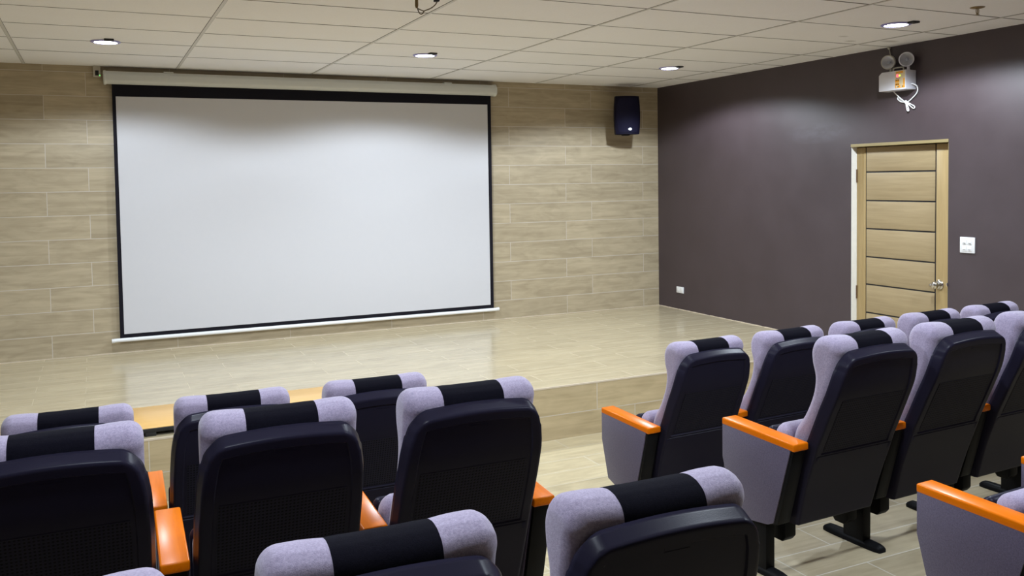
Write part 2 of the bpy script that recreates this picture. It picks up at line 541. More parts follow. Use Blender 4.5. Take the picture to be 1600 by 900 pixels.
prism(bm, [(-5.547, 0.167), (-2.109, 0.166), (-2.112, 2.207), (-5.552, 2.194)], SY - 0.0012, SY - 0.0002, 0, axis=1)
new_obj('white_surface', bm, 'screen', cloth)
bm = bmesh.new()
tube(bm, [(-5.628, SY, 0.117), (-2.035, SY, 0.113)], 0.017, 16)
bar = new_obj('bottom_bar', bm, 'white_bar', t)
for x in (-5.634, -2.029):
    bm = bmesh.new()
    tube(bm, [(x - 0.012, SY, 0.115), (x + 0.012, SY, 0.115)], 0.0185, 16)
    new_obj('bar_end_cap', bm, 'white_plastic', bar)

# small control box by the casing
t = thing('screen_controller', 'small beige control box with green light beside the screen casing', 'control box', (-5.690, 0, 2.40))
bm = bmesh.new(); box(bm, (-0.029, -0.035, -0.047), (0.029, 0, 0.0475), 0, 0.004); new_obj('housing', bm, 'beige_plastic', t)
bm = bmesh.new(); box(bm, (-0.014, -0.040, -0.034), (0.014, -0.034, 0.008), 0, 0.002); box(bm, (-0.010, -0.043, -0.014), (0.010, -0.040, 0.004), 0, 0.001); box(bm, (-0.010, -0.043, -0.031), (0.010, -0.040, -0.016), 0, 0.001)
new_obj('button', bm, 'dark', t)
bm = bmesh.new(); lathe(bm, [(0.0045, 0), (0.0045, 0.002), (0, 0.003)], pos(RX(math.pi / 2), 0.0215, -0.035, -0.032), 12); new_obj('indicator_light', bm, 'led_green', t)

# ------------------------------------------------------------------ wall speaker
t = thing('wall_speaker', 'dark navy loudspeaker with a pale oval badge mounted high on the tiled wall', 'speaker', (-0.580, -0.245, 2.110), math.radians(-17))
bm = bmesh.new()
NV, rows = 28, []
hh = 0.201
for j in range(13):
    f = -1 + 2 * j / 12
    z = hh * f
    w = 0.128 + 0.011 * (1 - f * f)
    ring = []
    dfr = 0.105
    for i in range(NV + 1):
        a = -1 + 2 * i / NV
        ring.append((a * w, -dfr + 0.045 * abs(a) ** 2.2 - 0.004 * (1 - f * f)))
    ring += [(w * 0.94, 0.02), (w * 0.62, 0.115), (-w * 0.62, 0.115), (-w * 0.94, 0.02)]
    rows.append([bm.verts.new((x, y, z)) for x, y in ring])
for a, b in zip(rows, rows[1:]):
    m = len(a)
    for i in range(m):
        bm.faces.new((a[i], a[(i + 1) % m], b[(i + 1) % m], b[i]))
bm.faces.new(rows[0][::-1]); bm.faces.new(rows[-1])
bmesh.ops.bevel(bm, geom=[e for e in bm.edges if e.is_manifold and e.calc_face_angle(0) > 0.9], offset=0.008, segments=3, affect='EDGES')
cab = new_obj('cabinet', bm, 'speaker', t)
bm = bmesh.new()
gr = []
for j in range(11):
    f = -1 + 2 * j / 10
    z = 0.178 * f
    w = 0.112 + 0.010 * (1 - f * f)
    gr.append([bm.verts.new((a * w, -0.1115 + 0.040 * abs(a) ** 2.2 - 0.004 * (1 - f * f), z)) for a in [-1 + 2 * i / 24 for i in range(25)]])
for a, b in zip(gr, gr[1:]):
    for i in range(24): bm.faces.new((a[i], a[i + 1], b[i + 1], b[i]))
ex = bmesh.ops.extrude_face_region(bm, geom=bm.faces[:])
bmesh.ops.translate(bm, vec=(0, 0.006, 0), verts=[v for v in ex['geom'] if isinstance(v, bmesh.types.BMVert)])
new_obj('front_grille', bm, 'speaker_mesh', t)
bm = bmesh.new()
lathe(bm, [(0.0, 0.0), (0.0230, 0.0), (0.0230, 0.004), (0.020, 0.006), (0, 0.0065)], pos(RX(math.pi / 2) @ Matrix.Diagonal((0.9, 0.62, 1, 1)), 0.012, -0.1125, -0.150), 24)
new_obj('badge', bm, 'emblem', t)
bm = bmesh.new()
box(bm, (-0.03, 0.10, -0.03), (0.03, 0.22, 0.03), 0, 0.004)
new_obj('bracket_arm', bm, 'steel_black', t)
bm = bmesh.new()
box(bm, (-0.035, -0.02, -0.212), (0.035, 0.06, -0.200), 0, 0.003)
new_obj('bracket_foot', bm, 'steel_black', t)
bm = bmesh.new()
box(bm, (-0.565, -0.014, 2.05), (-0.475, 0.0, 2.17), 0, 0.003)
pl = new_obj('wall_plate', bm, 'steel_black', t)
pl.matrix_parent_inverse = (Matrix.Translation((-0.580, -0.245, 2.110)) @ RZ(math.radians(-17))).inverted()

# ------------------------------------------------------------------ emergency light on the brown wall
t = thing('emergency_light', 'white twin-lamp emergency light box with orange sticker above the wooden door', 'emergency light', (0, -3.30, 2.17))
EX = -0.115
bm = bmesh.new()
prism(bm, [(0.122, -0.080), (0.122, 0.045), (0.095, 0.068), (-0.135, 0.068), (-0.135, -0.080)], EX, -0.0005, 0, 0.005, axis=0)
bx_ = new_obj('battery_box', bm, 'lamp_box', t)
# sticker with printed blocks and button squares
bm = bmesh.new()
sx = EX - 0.0006
def rect(y0, y1, z0, z1, mat, d=0.0):
    box(bm, (sx - d, y1, z0), (sx + 0.0012, y0, z1), mat)
rect(-0.035, -0.128, -0.068, 0.064, 0)
rect(-0.037, -0.075, -0.066, -0.028, 1, 0.0004)
rect(-0.076, -0.126, -0.066, -0.046, 1, 0.0004)
rect(-0.112, -0.126, -0.044, 0.005, 1, 0.0004)
rect(-0.037, -0.075, -0.024, 0.000, 1, 0.0004)
rect(-0.045, -0.110, 0.046, 0.060, 1, 0.0004)
for yy in (-0.043, -0.060):
    rect(yy, yy - 0.010, -0.010, -0.003, 2, 0.0008)
    rect(yy, yy - 0.010, -0.042, -0.034, 2, 0.0008)
rect(-0.045, -0.068, -0.062, -0.048, 0, 0.0008)
rect(-0.085, -0.108, -0.062, -0.048, 0, 0.0008)
rect(-0.060, -0.070, -0.061, -0.054, 2, 0.001); rect(-0.100, -0.108, -0.061, -0.052, 2, 0.001)
rect(-0.045, -0.085, 0.006, 0.010, 3, 0.0006)
new_obj('sticker', bm, ['sticker', 'sticker_orange', 'dark', 'grey_print'], bx_)
for yy, mm, rr in ((-0.060, 'led_red', 0.012), (-0.080, 'led_yellow', 0.0075)):
    bm = bmesh.new()
    lathe(bm, [(rr, 0), (rr, 0.002), (rr * 0.6, 0.004), (0, 0.005)], pos(RY(-math.pi / 2), EX - 0.001, yy, 0.028), 16)
    new_obj('indicator_light', bm, mm, bx_)
bm = bmesh.new()
tube(bm, [(EX + 0.05, 0.025, 0.064), (EX + 0.05, 0.022, 0.090), (EX + 0.05, 0.008, 0.096), (EX + 0.05, -0.058, 0.097), (EX + 0.05, -0.070, 0.092), (EX + 0.05, -0.072, 0.064)], 0.0055, 10)
new_obj('carry_handle', bm, 'lamp_shell', t)
for yy, ry, zz, mat in ((0.068, -0.30, 0.150, 'lamp_shell'), (-0.096, -0.62, 0.152, 'lamp_box')):
    mt = pos(RZ(-ry) @ RY(-math.pi / 2 - 0.12), EX + 0.055, yy, zz)
    bm = bmesh.new()
    lathe(bm, [(0, -0.040), (0.020, -0.038), (0.042, -0.022), (0.054, 0.0), (0.056, 0.024), (0.054, 0.028), (0.0485, 0.028), (0.0475, 0.022)], mt, 32)
    lamp = new_obj('lamp_head', bm, mat, t)
    bm = bmesh.new()
    lathe(bm, [(0.048, 0.022), (0.040, 0.006), (0.028, -0.008), (0.012, -0.016), (0, -0.018)], mt, 32)
    new_obj('reflector', bm, 'reflector', lamp)
    bm = bmesh.new()
    lathe(bm, [(0.006, -0.017), (0.008, -0.006), (0.013, 0.004), (0.013, 0.012), (0.008, 0.018), (0, 0.020)], mt, 16)
    new_obj('bulb', bm, 'bulb', lamp)
    bm = bmesh.new()
    lathe(bm, [(0, 0.060), (0.016, 0.060), (0.016, 0.070), (0.010, 0.074), (0.010, zz - 0.045), (0.014, zz - 0.045), (0, zz - 0.044)], pos(Matrix.Identity(4), EX + 0.060, yy - 0.012, 0), 16)
    new_obj('lamp_neck', bm, mat, t)
# white flex: out of the side, hanging loop tied in a bow, and up behind the box
bm = bmesh.new()
sd = -0.137
tube(bm, [(-0.055, sd + 0.004, -0.040), (-0.052, sd - 0.014, -0.042), (-0.030, sd - 0.030, -0.062), (-0.018, sd - 0.020, -0.105), (-0.016, -0.105, -0.150), (-0.016, -0.060, -0.172), (-0.018, -0.020, -0.150), (-0.03, 0.020, -0.110), (-0.05, 0.042, -0.076)], 0.0042, 8)
tube(bm, [(-0.014, -0.055, -0.172), (-0.012, -0.095, -0.190), (-0.012, -0.130, -0.212), (-0.012, -0.120, -0.226), (-0.012, -0.085, -0.200)], 0.0042, 8, closed=True)
tube(bm, [(-0.020, -0.055, -0.170), (-0.022, -0.075, -0.205), (-0.022, -0.085, -0.238), (-0.022, -0.072, -0.238), (-0.022, -0.062, -0.200)], 0.0042, 8, closed=True)
tube(bm, [(-0.014, -0.050, -0.170), (-0.012, -0.005, -0.150), (-0.012, 0.022, -0.128), (-0.012, 0.026, -0.142), (-0.012, -0.005, -0.165)], 0.0042, 8, closed=True)
tube(bm, [(-0.020, -0.056, -0.160), (-0.008, -0.056, -0.172), (-0.020, -0.056, -0.184), (-0.030, -0.056, -0.172)], 0.004, 8, closed=True)
new_obj('power_cord', bm, 'white_plastic', t)
bm = bmesh.new()
tube(bm, [(-0.012, 0.112, 0.277), (-0.010, 0.106, 0.235), (-0.009, 0.085, 0.15), (-0.009, 0.066, 0.06)], 0.004, 8)
lathe(bm, [(0, 0), (0.014, 0), (0.012, -0.010), (0.005, -0.02), (0, -0.021)], pos(Matrix.Identity(4), -0.012, 0.112, 0.277), 14)
new_obj('supply_cable', bm, 'lamp_shell', t)

# ------------------------------------------------------------------ switch plate and outlet on the brown wall
t = thing('light_switch', 'white four-gang switch plate on the brown wall beside the wooden door', 'light switch', (0, -3.888, 0.914))
bm = bmesh.new(); box(bm, (-0.010, -0.060, -0.058), (0, 0.060, 0.058), 0, 0.003); new_obj('plate', bm, 'white_plastic', t)
for yy in (0.021, -0.021):
    for zz in (0.024, -0.024):
        bm = bmesh.new()
        box(bm, (-0.014, yy - 0.018, zz - 0.020), (-0.008, yy + 0.018, zz + 0.020), 0, 0.002)
        box(bm, (-0.0155, yy - 0.010, zz - 0.012), (-0.0135, yy + 0.010, zz - 0.008), 1, 0.0005)
        if zz > 0: box(bm, (-0.0155, yy - 0.010, zz - 0.022 + 0.004), (-0.0135, yy - 0.002, zz - 0.012), 1, 0.0005)
        new_obj('rocker', bm, ['white_plastic', 'grey_print'], t)
t = thing('wall_outlet', 'small white outlet plate low on the brown wall near the stage corner', 'wall outlet', (0, -0.407, 0.216))
bm = bmesh.new(); box(bm, (-0.011, -0.062, -0.034), (0, 0.062, 0.034), 0, 0.003); new_obj('plate', bm, 'white_plastic', t)
bm = bmesh.new()
box(bm, (-0.0125, -0.050, -0.022), (-0.010, -0.002, 0.022), 0, 0.001); box(bm, (-0.0125, 0.002, -0.022), (-0.010, 0.050, 0.022), 0, 0.001)
new_obj('cover', bm, 'white_plastic', t)

# ------------------------------------------------------------------ laminate board on the stage edge
t = thing('laminate_board', 'low yellow laminate board with black edging on the stage front behind the seats', 'board', (-5.0, -2.575, 0))
bm = bmesh.new(); box(bm, (-1.02, -0.268, 0.040), (0.90, 0.268, 0.048), 0, 0.001); top = new_obj('board_top', bm, 'board_wood', t)
bm = bmesh.new()
box(bm, (-1.026, -0.274, 0.022), (0.906, 0.274, 0.0445), 0, 0.003); new_obj('edge_band', bm, 'dark', t)
for x in (-0.98, -0.495, 0.40, 0.86):
    for y in (-0.262, 0.262):
        bm = bmesh.new(); box(bm, (x - 0.03, y - 0.010, 0.0), (x + 0.03, y + 0.010, 0.024), 0, 0.002); new_obj('foot', bm, 'dark', t)

# ------------------------------------------------------------------ sprinkler and hanging cable on the ceiling
t = thing('fire_sprinkler', 'small dark pendent sprinkler head on the ceiling near the brown wall', 'sprinkler', (-0.842, -4.575, H))
bm = bmesh.new(); lathe(bm, [(0, 0), (0.042, -0.001), (0.042, -0.003), (0.030, -0.007), (0.012, -0.010), (0, -0.011)], Matrix.Identity(4), 24); new_obj('escutcheon', bm, 'brass', t)
bm = bmesh.new()
for s in (-1, 1):
    tube(bm, [(s * 0.010, 0, -0.008), (s * 0.013, 0, -0.022), (s * 0.010, 0, -0.036), (0, 0, -0.044)], 0.0022, 8)
tube(bm, [(0, 0, -0.008), (0, 0, -0.040)], 0.003, 8)
new_obj('sprinkler_frame', bm, 'brass', t)
bm = bmesh.new(); lathe(bm, [(0, -0.042), (0.012, -0.044), (0.014, -0.046), (0, -0.048)], Matrix.Identity(4), 16); new_obj('deflector', bm, 'brass', t)

t = thing('hanging_cable', 'looped thin cable with brass connector hanging from the ceiling above the seats', 'cable', (-4.10, -3.75, H))
bm = bmesh.new()
tube(bm, [(-0.060, 0, -0.070), (-0.056, 0, -0.092), (-0.048, 0, -0.112), (-0.038, 0, -0.120), (-0.026, 0, -0.114), (-0.018, 0, -0.102), (0.019, 0, -0.085), (0.045, 0, -0.064), (0.057, 0, -0.040), (0.058, 0, 0.0)], 0.0032, 8)
tube(bm, [(-0.018, 0.004, -0.102), (-0.040, 0.004, -0.096), (-0.054, 0.004, -0.090)], 0.003, 8)
new_obj('wire_loop', bm, 'wire', t)
bm = bmesh.new(); lathe(bm, [(0, 0), (0.012, 0), (0.012, -0.026), (0.0085, -0.028), (0.009, -0.078), (0.005, -0.090), (0, -0.090)], pos(Matrix.Identity(4), -0.061, 0, 0), 16); new_obj('connector', bm, 'brass', t)
bm = bmesh.new(); box(bm, (0.040, -0.015, -0.048), (0.066, 0.015, -0.030), 0, 0.003); new_obj('clip', bm, 'dark', t)

# ------------------------------------------------------------------ recessed downlights
DL = [(-5.637, -1.409, 'round lit downlight over the stage above the small control box'),
      (-3.316, -1.543, 'round lit downlight above the middle of the white screen'),
      (-0.932, -1.526, 'round lit downlight nearest the wall speaker'),
      (-0.826, -3.959, 'round lit downlight nearest the emergency light and door'),
      (-3.26, -4.20, 'round lit downlight over the front seats in mid ceiling'),
      (-5.60, -3.90, 'round lit downlight over the front seats far from the brown wall'),
      (-0.83, -6.40, 'round lit downlight over the back rows along the brown wall'),
      (-3.26, -6.40, 'round lit downlight over the aisle between the back rows'),
      (-5.60, -6.40, 'round lit downlight over the back seats under mid ceiling')]
DLP = 119.0
first = None
for i, (x, y, lab) in enumerate(DL):
    if first is None:
        t = thing('downlight', lab, 'downlight', (x, y, H), 0, 'recessed ceiling downlights')
        bm = bmesh.new()
        lathe(bm, [(0.074, 0.0), (0.096, -0.001), (0.098, -0.004), (0.094, -0.007), (0.080, -0.010), (0.076, -0.009), (0.076, -0.004), (0.074, 0.0)], Matrix.Identity(4), 40)
        new_obj('ring', bm, 'trim_ring', t)
        bm = bmesh.new()
        lathe(bm, [(0.0765, -0.003), (0.076, -0.0065), (0, -0.0075)], Matrix.Identity(4), 40)
        new_obj('diffuser', bm, 'diffuser', t)
        bm = bmesh.new()
        box(bm, (-0.012, -0.150, -0.012), (0.050, -0.100, -0.001), 0, 0.003)
        new_obj('spring_clip', bm, 'dark', t)
        first = t
    else:
        t = copy_tree(first)
        t.location = (x, y, H)
        t['label'] = lab
    L = bpy.data.lights.new('downlight_beam', 'SPOT')
    L.energy = DLP * (0.72 if i == 0 else 1.0)
    L.spot_size = math.radians(157)
    L.spot_blend = 0.25
    L.shadow_soft_size = 0.05
    L.color = (0.80, 0.90, 1.0)
    lo = bpy.data.objects.new('downlight_beam', L)
    COL.objects.link(lo)
    lo.location = (x, y, H - 0.062)

# ------------------------------------------------------------------ the auditorium seat (local: x along the row from the seat's left standard, -y to the back)
S = 0.5663
CXS = S / 2
def interp(tab, s):
    for (a, va), (b, vb) in zip(tab, tab[1:]):
        if s <= b:
            f = 0 if b == a else max(0.0, (s - a) / (b - a))
            return tuple(p + (q - p) * f for p, q in zip(va, vb))
    return tab[-1][1]

def catmull(P, steps):
    out = []
    for i in range(len(P) - 1):
        p0 = Vector(P[max(i - 1, 0)]); p1 = Vector(P[i]); p2 = Vector(P[i + 1]); p3 = Vector(P[min(i + 2, len(P) - 1)])
        for k in range(steps):
            t = k / steps
            out.append(0.5 * ((2 * p1) + (-p0 + p2) * t + (2 * p0 - 5 * p1 + 4 * p2 - p3) * t * t + (-p0 + 3 * p1 - 3 * p2 + p3) * t ** 3))
    out.append(Vector(P[-1]))
    return out

SHELL_EDGE = [(-0.280, 0.222), (-0.324, 0.38), (-0.366, 0.50), (-0.388, 0.566), (-0.411, 0.62), (-0.453, 0.72), (-0.487, 0.80), (-0.506, 0.865), (-0.520, 0.92), (-0.532, 0.965), (-0.540, 0.995)]
SE = catmull(SHELL_EDGE, 8)
arc = [0.0]
for a, b in zip(SE, SE[1:]): arc.append(arc[-1] + (b - a).length)
STOT = arc[-1]
def shell_at(s):
    s = max(0.0, min(STOT, s))
    for i in range(len(arc) - 1):
        if s <= arc[i + 1]:
            f = (s - arc[i]) / (arc[i + 1] - arc[i])
            p = SE[i].lerp(SE[i + 1], f)
            i0, i1 = max(i - 3, 0), min(i + 4, len(SE) - 1)
            d = (SE[i1] - SE[i0]).normalized()
            return p, Vector((-d.y, d.x))         # outward (to the back) normal in (y, z): points to -y
    return SE[-1], Vector((-1, 0))
def s_of_z(z):
    for i in range(len(SE) - 1):
        if SE[i].y <= z <= SE[i + 1].y:
            return arc[i] + (z - SE[i].y) / (SE[i + 1].y - SE[i].y) * (arc[i + 1] - arc[i])
    return STOT
WTAB = [(s_of_z(z), (w,)) for z, w in ((0.225, 0.224), (0.40, 0.234), (0.566, 0.236), (0.72, 0.234), (0.82, 0.229), (0.90, 0.216), (0.95, 0.201), (0.995, 0.194))]
def half_w(s): return interp(WTAB, s)[0]
S_TOP = s_of_z(0.962)
ARCH = 0.017
S_SEAM = s_of_z(0.535)
RC = 0.045
TSH = 0.046
def depth_edge(d):
    # a nearly straight ledge, slightly sloped, with a small rounded edge
    r0, r1, k = 0.010, 0.022, 0.80
    if d >= r1: return TSH
    if d <= r0: return TSH * k * (d / r0)
    f = (d - r0) / (r1 - r0)
    return TSH * (k + (1 - k) * (1 - (1 - f) ** 2.4) ** (1 / 2.4))

def shell_point(x, s, n):
    p, nn = shell_at(s)
    return Vector((CXS + x, p.x + nn.x * n, p.y + nn.y * n))

def build_shell():
    bm = bmesh.new()
    dl = [0, 0.003, 0.007, 0.0095, 0.011, 0.013, 0.016, 0.019, 0.022, 0.030, 0.040, 0.0425, 0.0465, 0.049, 0.056, 0.064]
    us = [('e', d) for d in dl]
    mid = [i / 10 for i in range(1, 10)]
    smarks = sorted(set([0, 0.003, 0.007, 0.011, 0.016, 0.022, 0.028, 0.06, 0.12, 0.18, 0.24] + [S_SEAM + k for k in (-0.03, -0.004, -0.0022, 0, 0.0022, 0.0045, 0.0065, 0.011, 0.013, 0.03)]))
    s_in_top = S_TOP - ARCH - 0.07
    base = S_SEAM + 0.03
    smarks += [base + (s_in_top - base) * i / 14 for i in range(1, 15)]
    tops = dl[::-1]
    G = []
    def column(xf):
        """xf(w) -> x at half-width w and its distance to the side edge"""
        col = []
        for s in smarks + [('t', d) for d in tops]:
            top = isinstance(s, tuple)
            w0 = half_w(s if not top else S_TOP - s[1])
            x, ds = xf(w0)
            st = S_TOP - ARCH * (x / 0.21) ** 2
            if top:
                ss = st - s[1]; dt = s[1]
            else:
                ss = s; dt = st - s
            d = min(ds, dt)
            # rounded upper corners
            if ds < RC and dt < RC:
                a, b = 1 - ds / RC, 1 - dt / RC
                ax, by = a * math.sqrt(1 - b * b / 2), b * math.sqrt(1 - a * a / 2)
                sgn = 1 if x > 0 else -1
                x = sgn * (w0 - RC + RC * ax)
                ss = st - RC + RC * by
                d = max(0.0, RC * (1 - math.sqrt(ax * ax + by * by)))
            db = ss
            n = depth_edge(max(0, min(d, db * 1.6 + 0.004)))
            if ss < S_SEAM:
                n -= 0.003 * max(0.0, min(1.0, (S_SEAM - ss) / 0.004)) * 0
            g_ = abs(ss - S_SEAM)
            if g_ < 0.003 and d > 0.028: n -= 0.0028
            rec = min(d - 0.0425, ss - S_SEAM - 0.0065)
            if rec > 0: n -= 0.0045 * min(1.0, rec / 0.004)
            # the panel is gently dished below the middle
            col.append(bm.verts.new(shell_point(x, ss, n)))
        return col
    cols = []
    for d in dl: cols.append(column(lambda w, d=d: (-(w - d), d)))
    for m_ in mid: cols.append(column(lambda w, m_=m_: ((w - 0.064) * (2 * m_ - 1), w - abs((w - 0.064) * (2 * m_ - 1)))))
    for d in dl[::-1]: cols.append(column(lambda w, d=d: (w - d, d)))
    for a, b in zip(cols, cols[1:]):
        for i in range(len(a) - 1):
            bm.faces.new((a[i], a[i + 1], b[i + 1], b[i]))
    bmesh.ops.remove_doubles(bm, verts=bm.verts[:], dist=1e-5)
    return bm

def lobe(x):
    t = max(0.0, min(1.0, (abs(x) - 0.055) / 0.095))
    return t * t * (3 - 2 * t)
def wing(z):
    return max(0.0, 1 - abs(z - 0.93) / 0.16)

def build_foam(x_half, r_end, off=0.0, open_span=None, nx=None):
    """cushion of the back: paired front and rear lines, rounded over at the sides"""
    front = catmull([(-0.262, 0.43), (-0.275, 0.52), (-0.298, 0.605), (-0.345, 0.672), (-0.377, 0.735), (-0.395, 0.79), (-0.400, 0.84), (-0.388, 0.89), (-0.386, 0.932), (-0.396, 0.963), (-0.414, 0.984), (-0.438, 0.9945)], 4)
    rz = [0.43, 0.52, 0.60, 0.67, 0.735, 0.79, 0.84, 0.885, 0.92, 0.950]
    rear = [(shell_at(s_of_z(z))[0].x + 0.003, z) for z in rz] + [(-0.514, 0.979), (-0.488, 0.9945)]
    rear = catmull(rear, 4)
    return front, rear

def foam_mesh():
    front, rear = build_foam(0.236, 0.04)
    m = len(front)
    top = catmull([tuple(front[-1]), (-0.463, 0.998), tuple(rear[-1])], 3)[1:-1]
    sec = front + top + rear[::-1]
    thick = [(f - r).length for f, r in zip(front, rear)]
    cen = [(f + r) / 2 for f, r in zip(front, rear)]
    R = 0.038
    W = 0.2135
    xsn = [-1 + 2 * i / 20 for i in range(21)]
    angs = [math.radians(a) for a in (0, 10, 22, 34, 46, 58, 70, 80, 88)]
    stations = [(-(W - R) - R * math.sin(a), R * (1 - math.cos(a))) for a in angs[::-1]]
    stations += [(x * (W - R), 0.0) for x in xsn[1:-1]]
    stations += [((W - R) + R * math.sin(a), R * (1 - math.cos(a))) for a in angs]
    ns = len(sec)
    nrm = []
    for q in range(ns):
        d = (sec[(q + 1) % ns] - sec[q - 1]).normalized()
        nrm.append(Vector((-d.y, d.x)))
    cg = sum(sec, Vector((0, 0))) / ns
    if sum((p - cg).dot(v) for p, v in zip(sec, nrm)) > 0: nrm = [-v for v in nrm]
    for _ in range(3):
        nrm = [((nrm[q - 1] + nrm[q] * 2 + nrm[(q + 1) % ns]) / 4).normalized() for q in range(ns)]
    lim = []
    for p in sec:
        k = min(range(m), key=lambda q: abs(cen[q].y - min(p.y, 0.93)))
        lim.append(min(1.0, 0.40 * thick[k] / R))
    for _ in range(8):
        lim = [(lim[q - 1] + lim[q] * 2 + lim[(q + 1) % ns]) / 4 for q in range(ns)]
    def shrink(e):
        return [p + v * (e * l) for p, v, l in zip(sec, nrm, lim)]
    bm = bmesh.new()
    rings = []
    for x, e in stations:
        lb = lobe(x)                              # the padded wings stand up and forward of the middle
        rings.append([bm.verts.new((CXS + x, p.x + 0.006 * lb * wing(p.y), p.y + 0.006 * lb * max(0, (p.y - 0.88) / 0.12))) for p in shrink(e)])
    for a, b in zip(rings, rings[1:]):
        n_ = len(a)
        for i in range(n_):
            bm.faces.new((a[i], a[(i + 1) % n_], b[(i + 1) % n_], b[i]))
    for rg in (rings[0], rings[-1]):
        # cap by bridging front and rear lines
        n_ = len(rg)
        i, j = 0, n_ - 1
        while j - i > 2:
            bm.faces.new((rg[i], rg[i + 1], rg[j - 1], rg[j]))
            i += 1; j -= 1
        if j - i == 2: bm.faces.new((rg[i], rg[i + 1], rg[j]))
    return bm

def patch_mesh():
    front, rear = build_foam(0, 0)
    top = catmull([tuple(front[-1]), (-0.463, 0.998), tuple(rear[-1])], 3)[1:-1]
    line = front[18:] + top + rear[::-1][:10]
    W = 0.2135
    bm = bmesh.new()
    cols = []
    for k in range(9):
        x = -0.0975 + 0.195 * k / 8
        lb = lobe(x)
        cols.append([])
        for i, p in enumerate(line):
            a, b = line[max(i - 1, 0)], line[min(i + 1, len(line) - 1)]
            d = (b - a).normalized()
            nrm = Vector((-d.y, d.x)) * -1
            if (p + nrm * 0.01 - Vector((-0.5, 0.9))).length < (p - Vector((-0.5, 0.9))).length: nrm = -nrm
            q = p + nrm * (0.0030 if 0 < k < 8 else 0.0004)
            cols[-1].append(bm.verts.new((CXS + x, q.x + 0.006 * lb * wing(p.y), q.y + 0.006 * lb * max(0, (p.y - 0.88) / 0.12))))
    for a, b in zip(cols, cols[1:]):
        for i in range(len(a) - 1):
            bm.faces.new((a[i], a[i + 1], b[i + 1], b[i]))
    ex = bmesh.ops.extrude_face_region(bm, geom=bm.faces[:])
    cen = Vector((CXS, -0.505, 0.93))
    for v in ex['geom']:
        if isinstance(v, bmesh.types.BMVert):
            d = cen - v.co; d.x = 0
            v.co += d.normalized() * 0.004
    return bm

def grille_mesh():
    bm = bmesh.new()
    s0, s1 = S_SEAM + 0.020, s_of_z(0.775)
    rows_ = []
    for i in range(9):
        s = s0 + (s1 - s0) * i / 8
        w = half_w(s) - 0.058
        rows_.append([bm.verts.new(shell_point(-w + 2 * w * k / 8, s, TSH - 0.0034)) for k in range(9)])
    for a, b in zip(rows_, rows_[1:]):
        for k in range(8): bm.faces.new((a[k], a[k + 1], b[k + 1], b[k]))
    ex = bmesh.ops.extrude_face_region(bm, geom=bm.faces[:])
    for v in ex['geom']:
        if isinstance(v, bmesh.types.BMVert): v.co.y += 0.002
    return bm

ZA0, ZA1 = 0.598, 0.584      # arm top, front and rear
PANEL = [(-0.003, 0.572), (-0.003, 0.430), (-0.058, 0.235), (-0.150, 0.205), (-0.268, 0.222), (-0.300, 0.238), (-0.392, 0.558)]

def armrest(parent, x):
    bm = bmesh.new()
    core = [(-0.006, 0.576), (-0.006, 0.430), (-0.061, 0.238), (-0.15, 0.208), (-0.300, 0.232), (-0.318, 0.236), (-0.405, 0.562)]
    prism(bm, core, x - 0.0335, x + 0.0335, 0, 0.003)
    box(bm, (x - 0.024, -0.245, 0.022), (x + 0.024, -0.135, 0.24), 0, 0.004)
    sup = new_obj('arm_support', bm, 'steel_black', parent)
    bm = bmesh.new()
    vs = box(bm, (x - 0.0395, -0.4115, ZA0 - 0.030), (x + 0.0395, 0.0, ZA0), 0, 0.006, 3)
    for v in vs:
        if v.is_valid: v.co.z += (ZA1 - ZA0) * (-v.co.y / 0.4115)
    new_obj('arm_cap', bm, 'arm_wood', sup)
    for s in (-1, 1):
        bm = bmesh.new()
        a, b = x + s * 0.0330, x + s * 0.0392
        prism(bm, [(p, q + 0.001) for p, q in PANEL], min(a, b), max(a, b), 0, 0.0022)
        new_obj('side_panel', bm, 'panel_fabric', sup)
    bm = bmesh.new()
    # long floor foot, rounded ends, raised along the middle
    NX = 20
    rr = []
    for lvl, (ins, z) in enumerate(((0.0, 0.0), (0.0, 0.012), (0.004, 0.020), (0.012, 0.027), (0.020, 0.030))):
        ring = []
        for i in range(NX * 2):
            a = 2 * math.pi * (i + 0.5) / (NX * 2)
            cx_, cy_ = math.cos(a), math.sin(a)
            hw, hl = 0.032 - ins, 0.158 - ins * 1.3
            px = hw * (abs(cx_) ** 0.35) * (1 if cx_ > 0 else -1)
            py = hl * (abs(cy_) ** 0.55) * (1 if cy_ > 0 else -1)
            ring.append(bm.verts.new((x + px, -0.172 + py, z)))
        rr.append(ring)
    for a, b in zip(rr, rr[1:]):
        n_ = len(a)
        for i in range(n_): bm.faces.new((a[i], a[(i + 1) % n_], b[(i + 1) % n_], b[i]))
    bm.faces.new(rr[0][::-1]); bm.faces.new(rr[-1])
    new_obj('floor_foot', bm, 'steel_black', sup)
    return sup

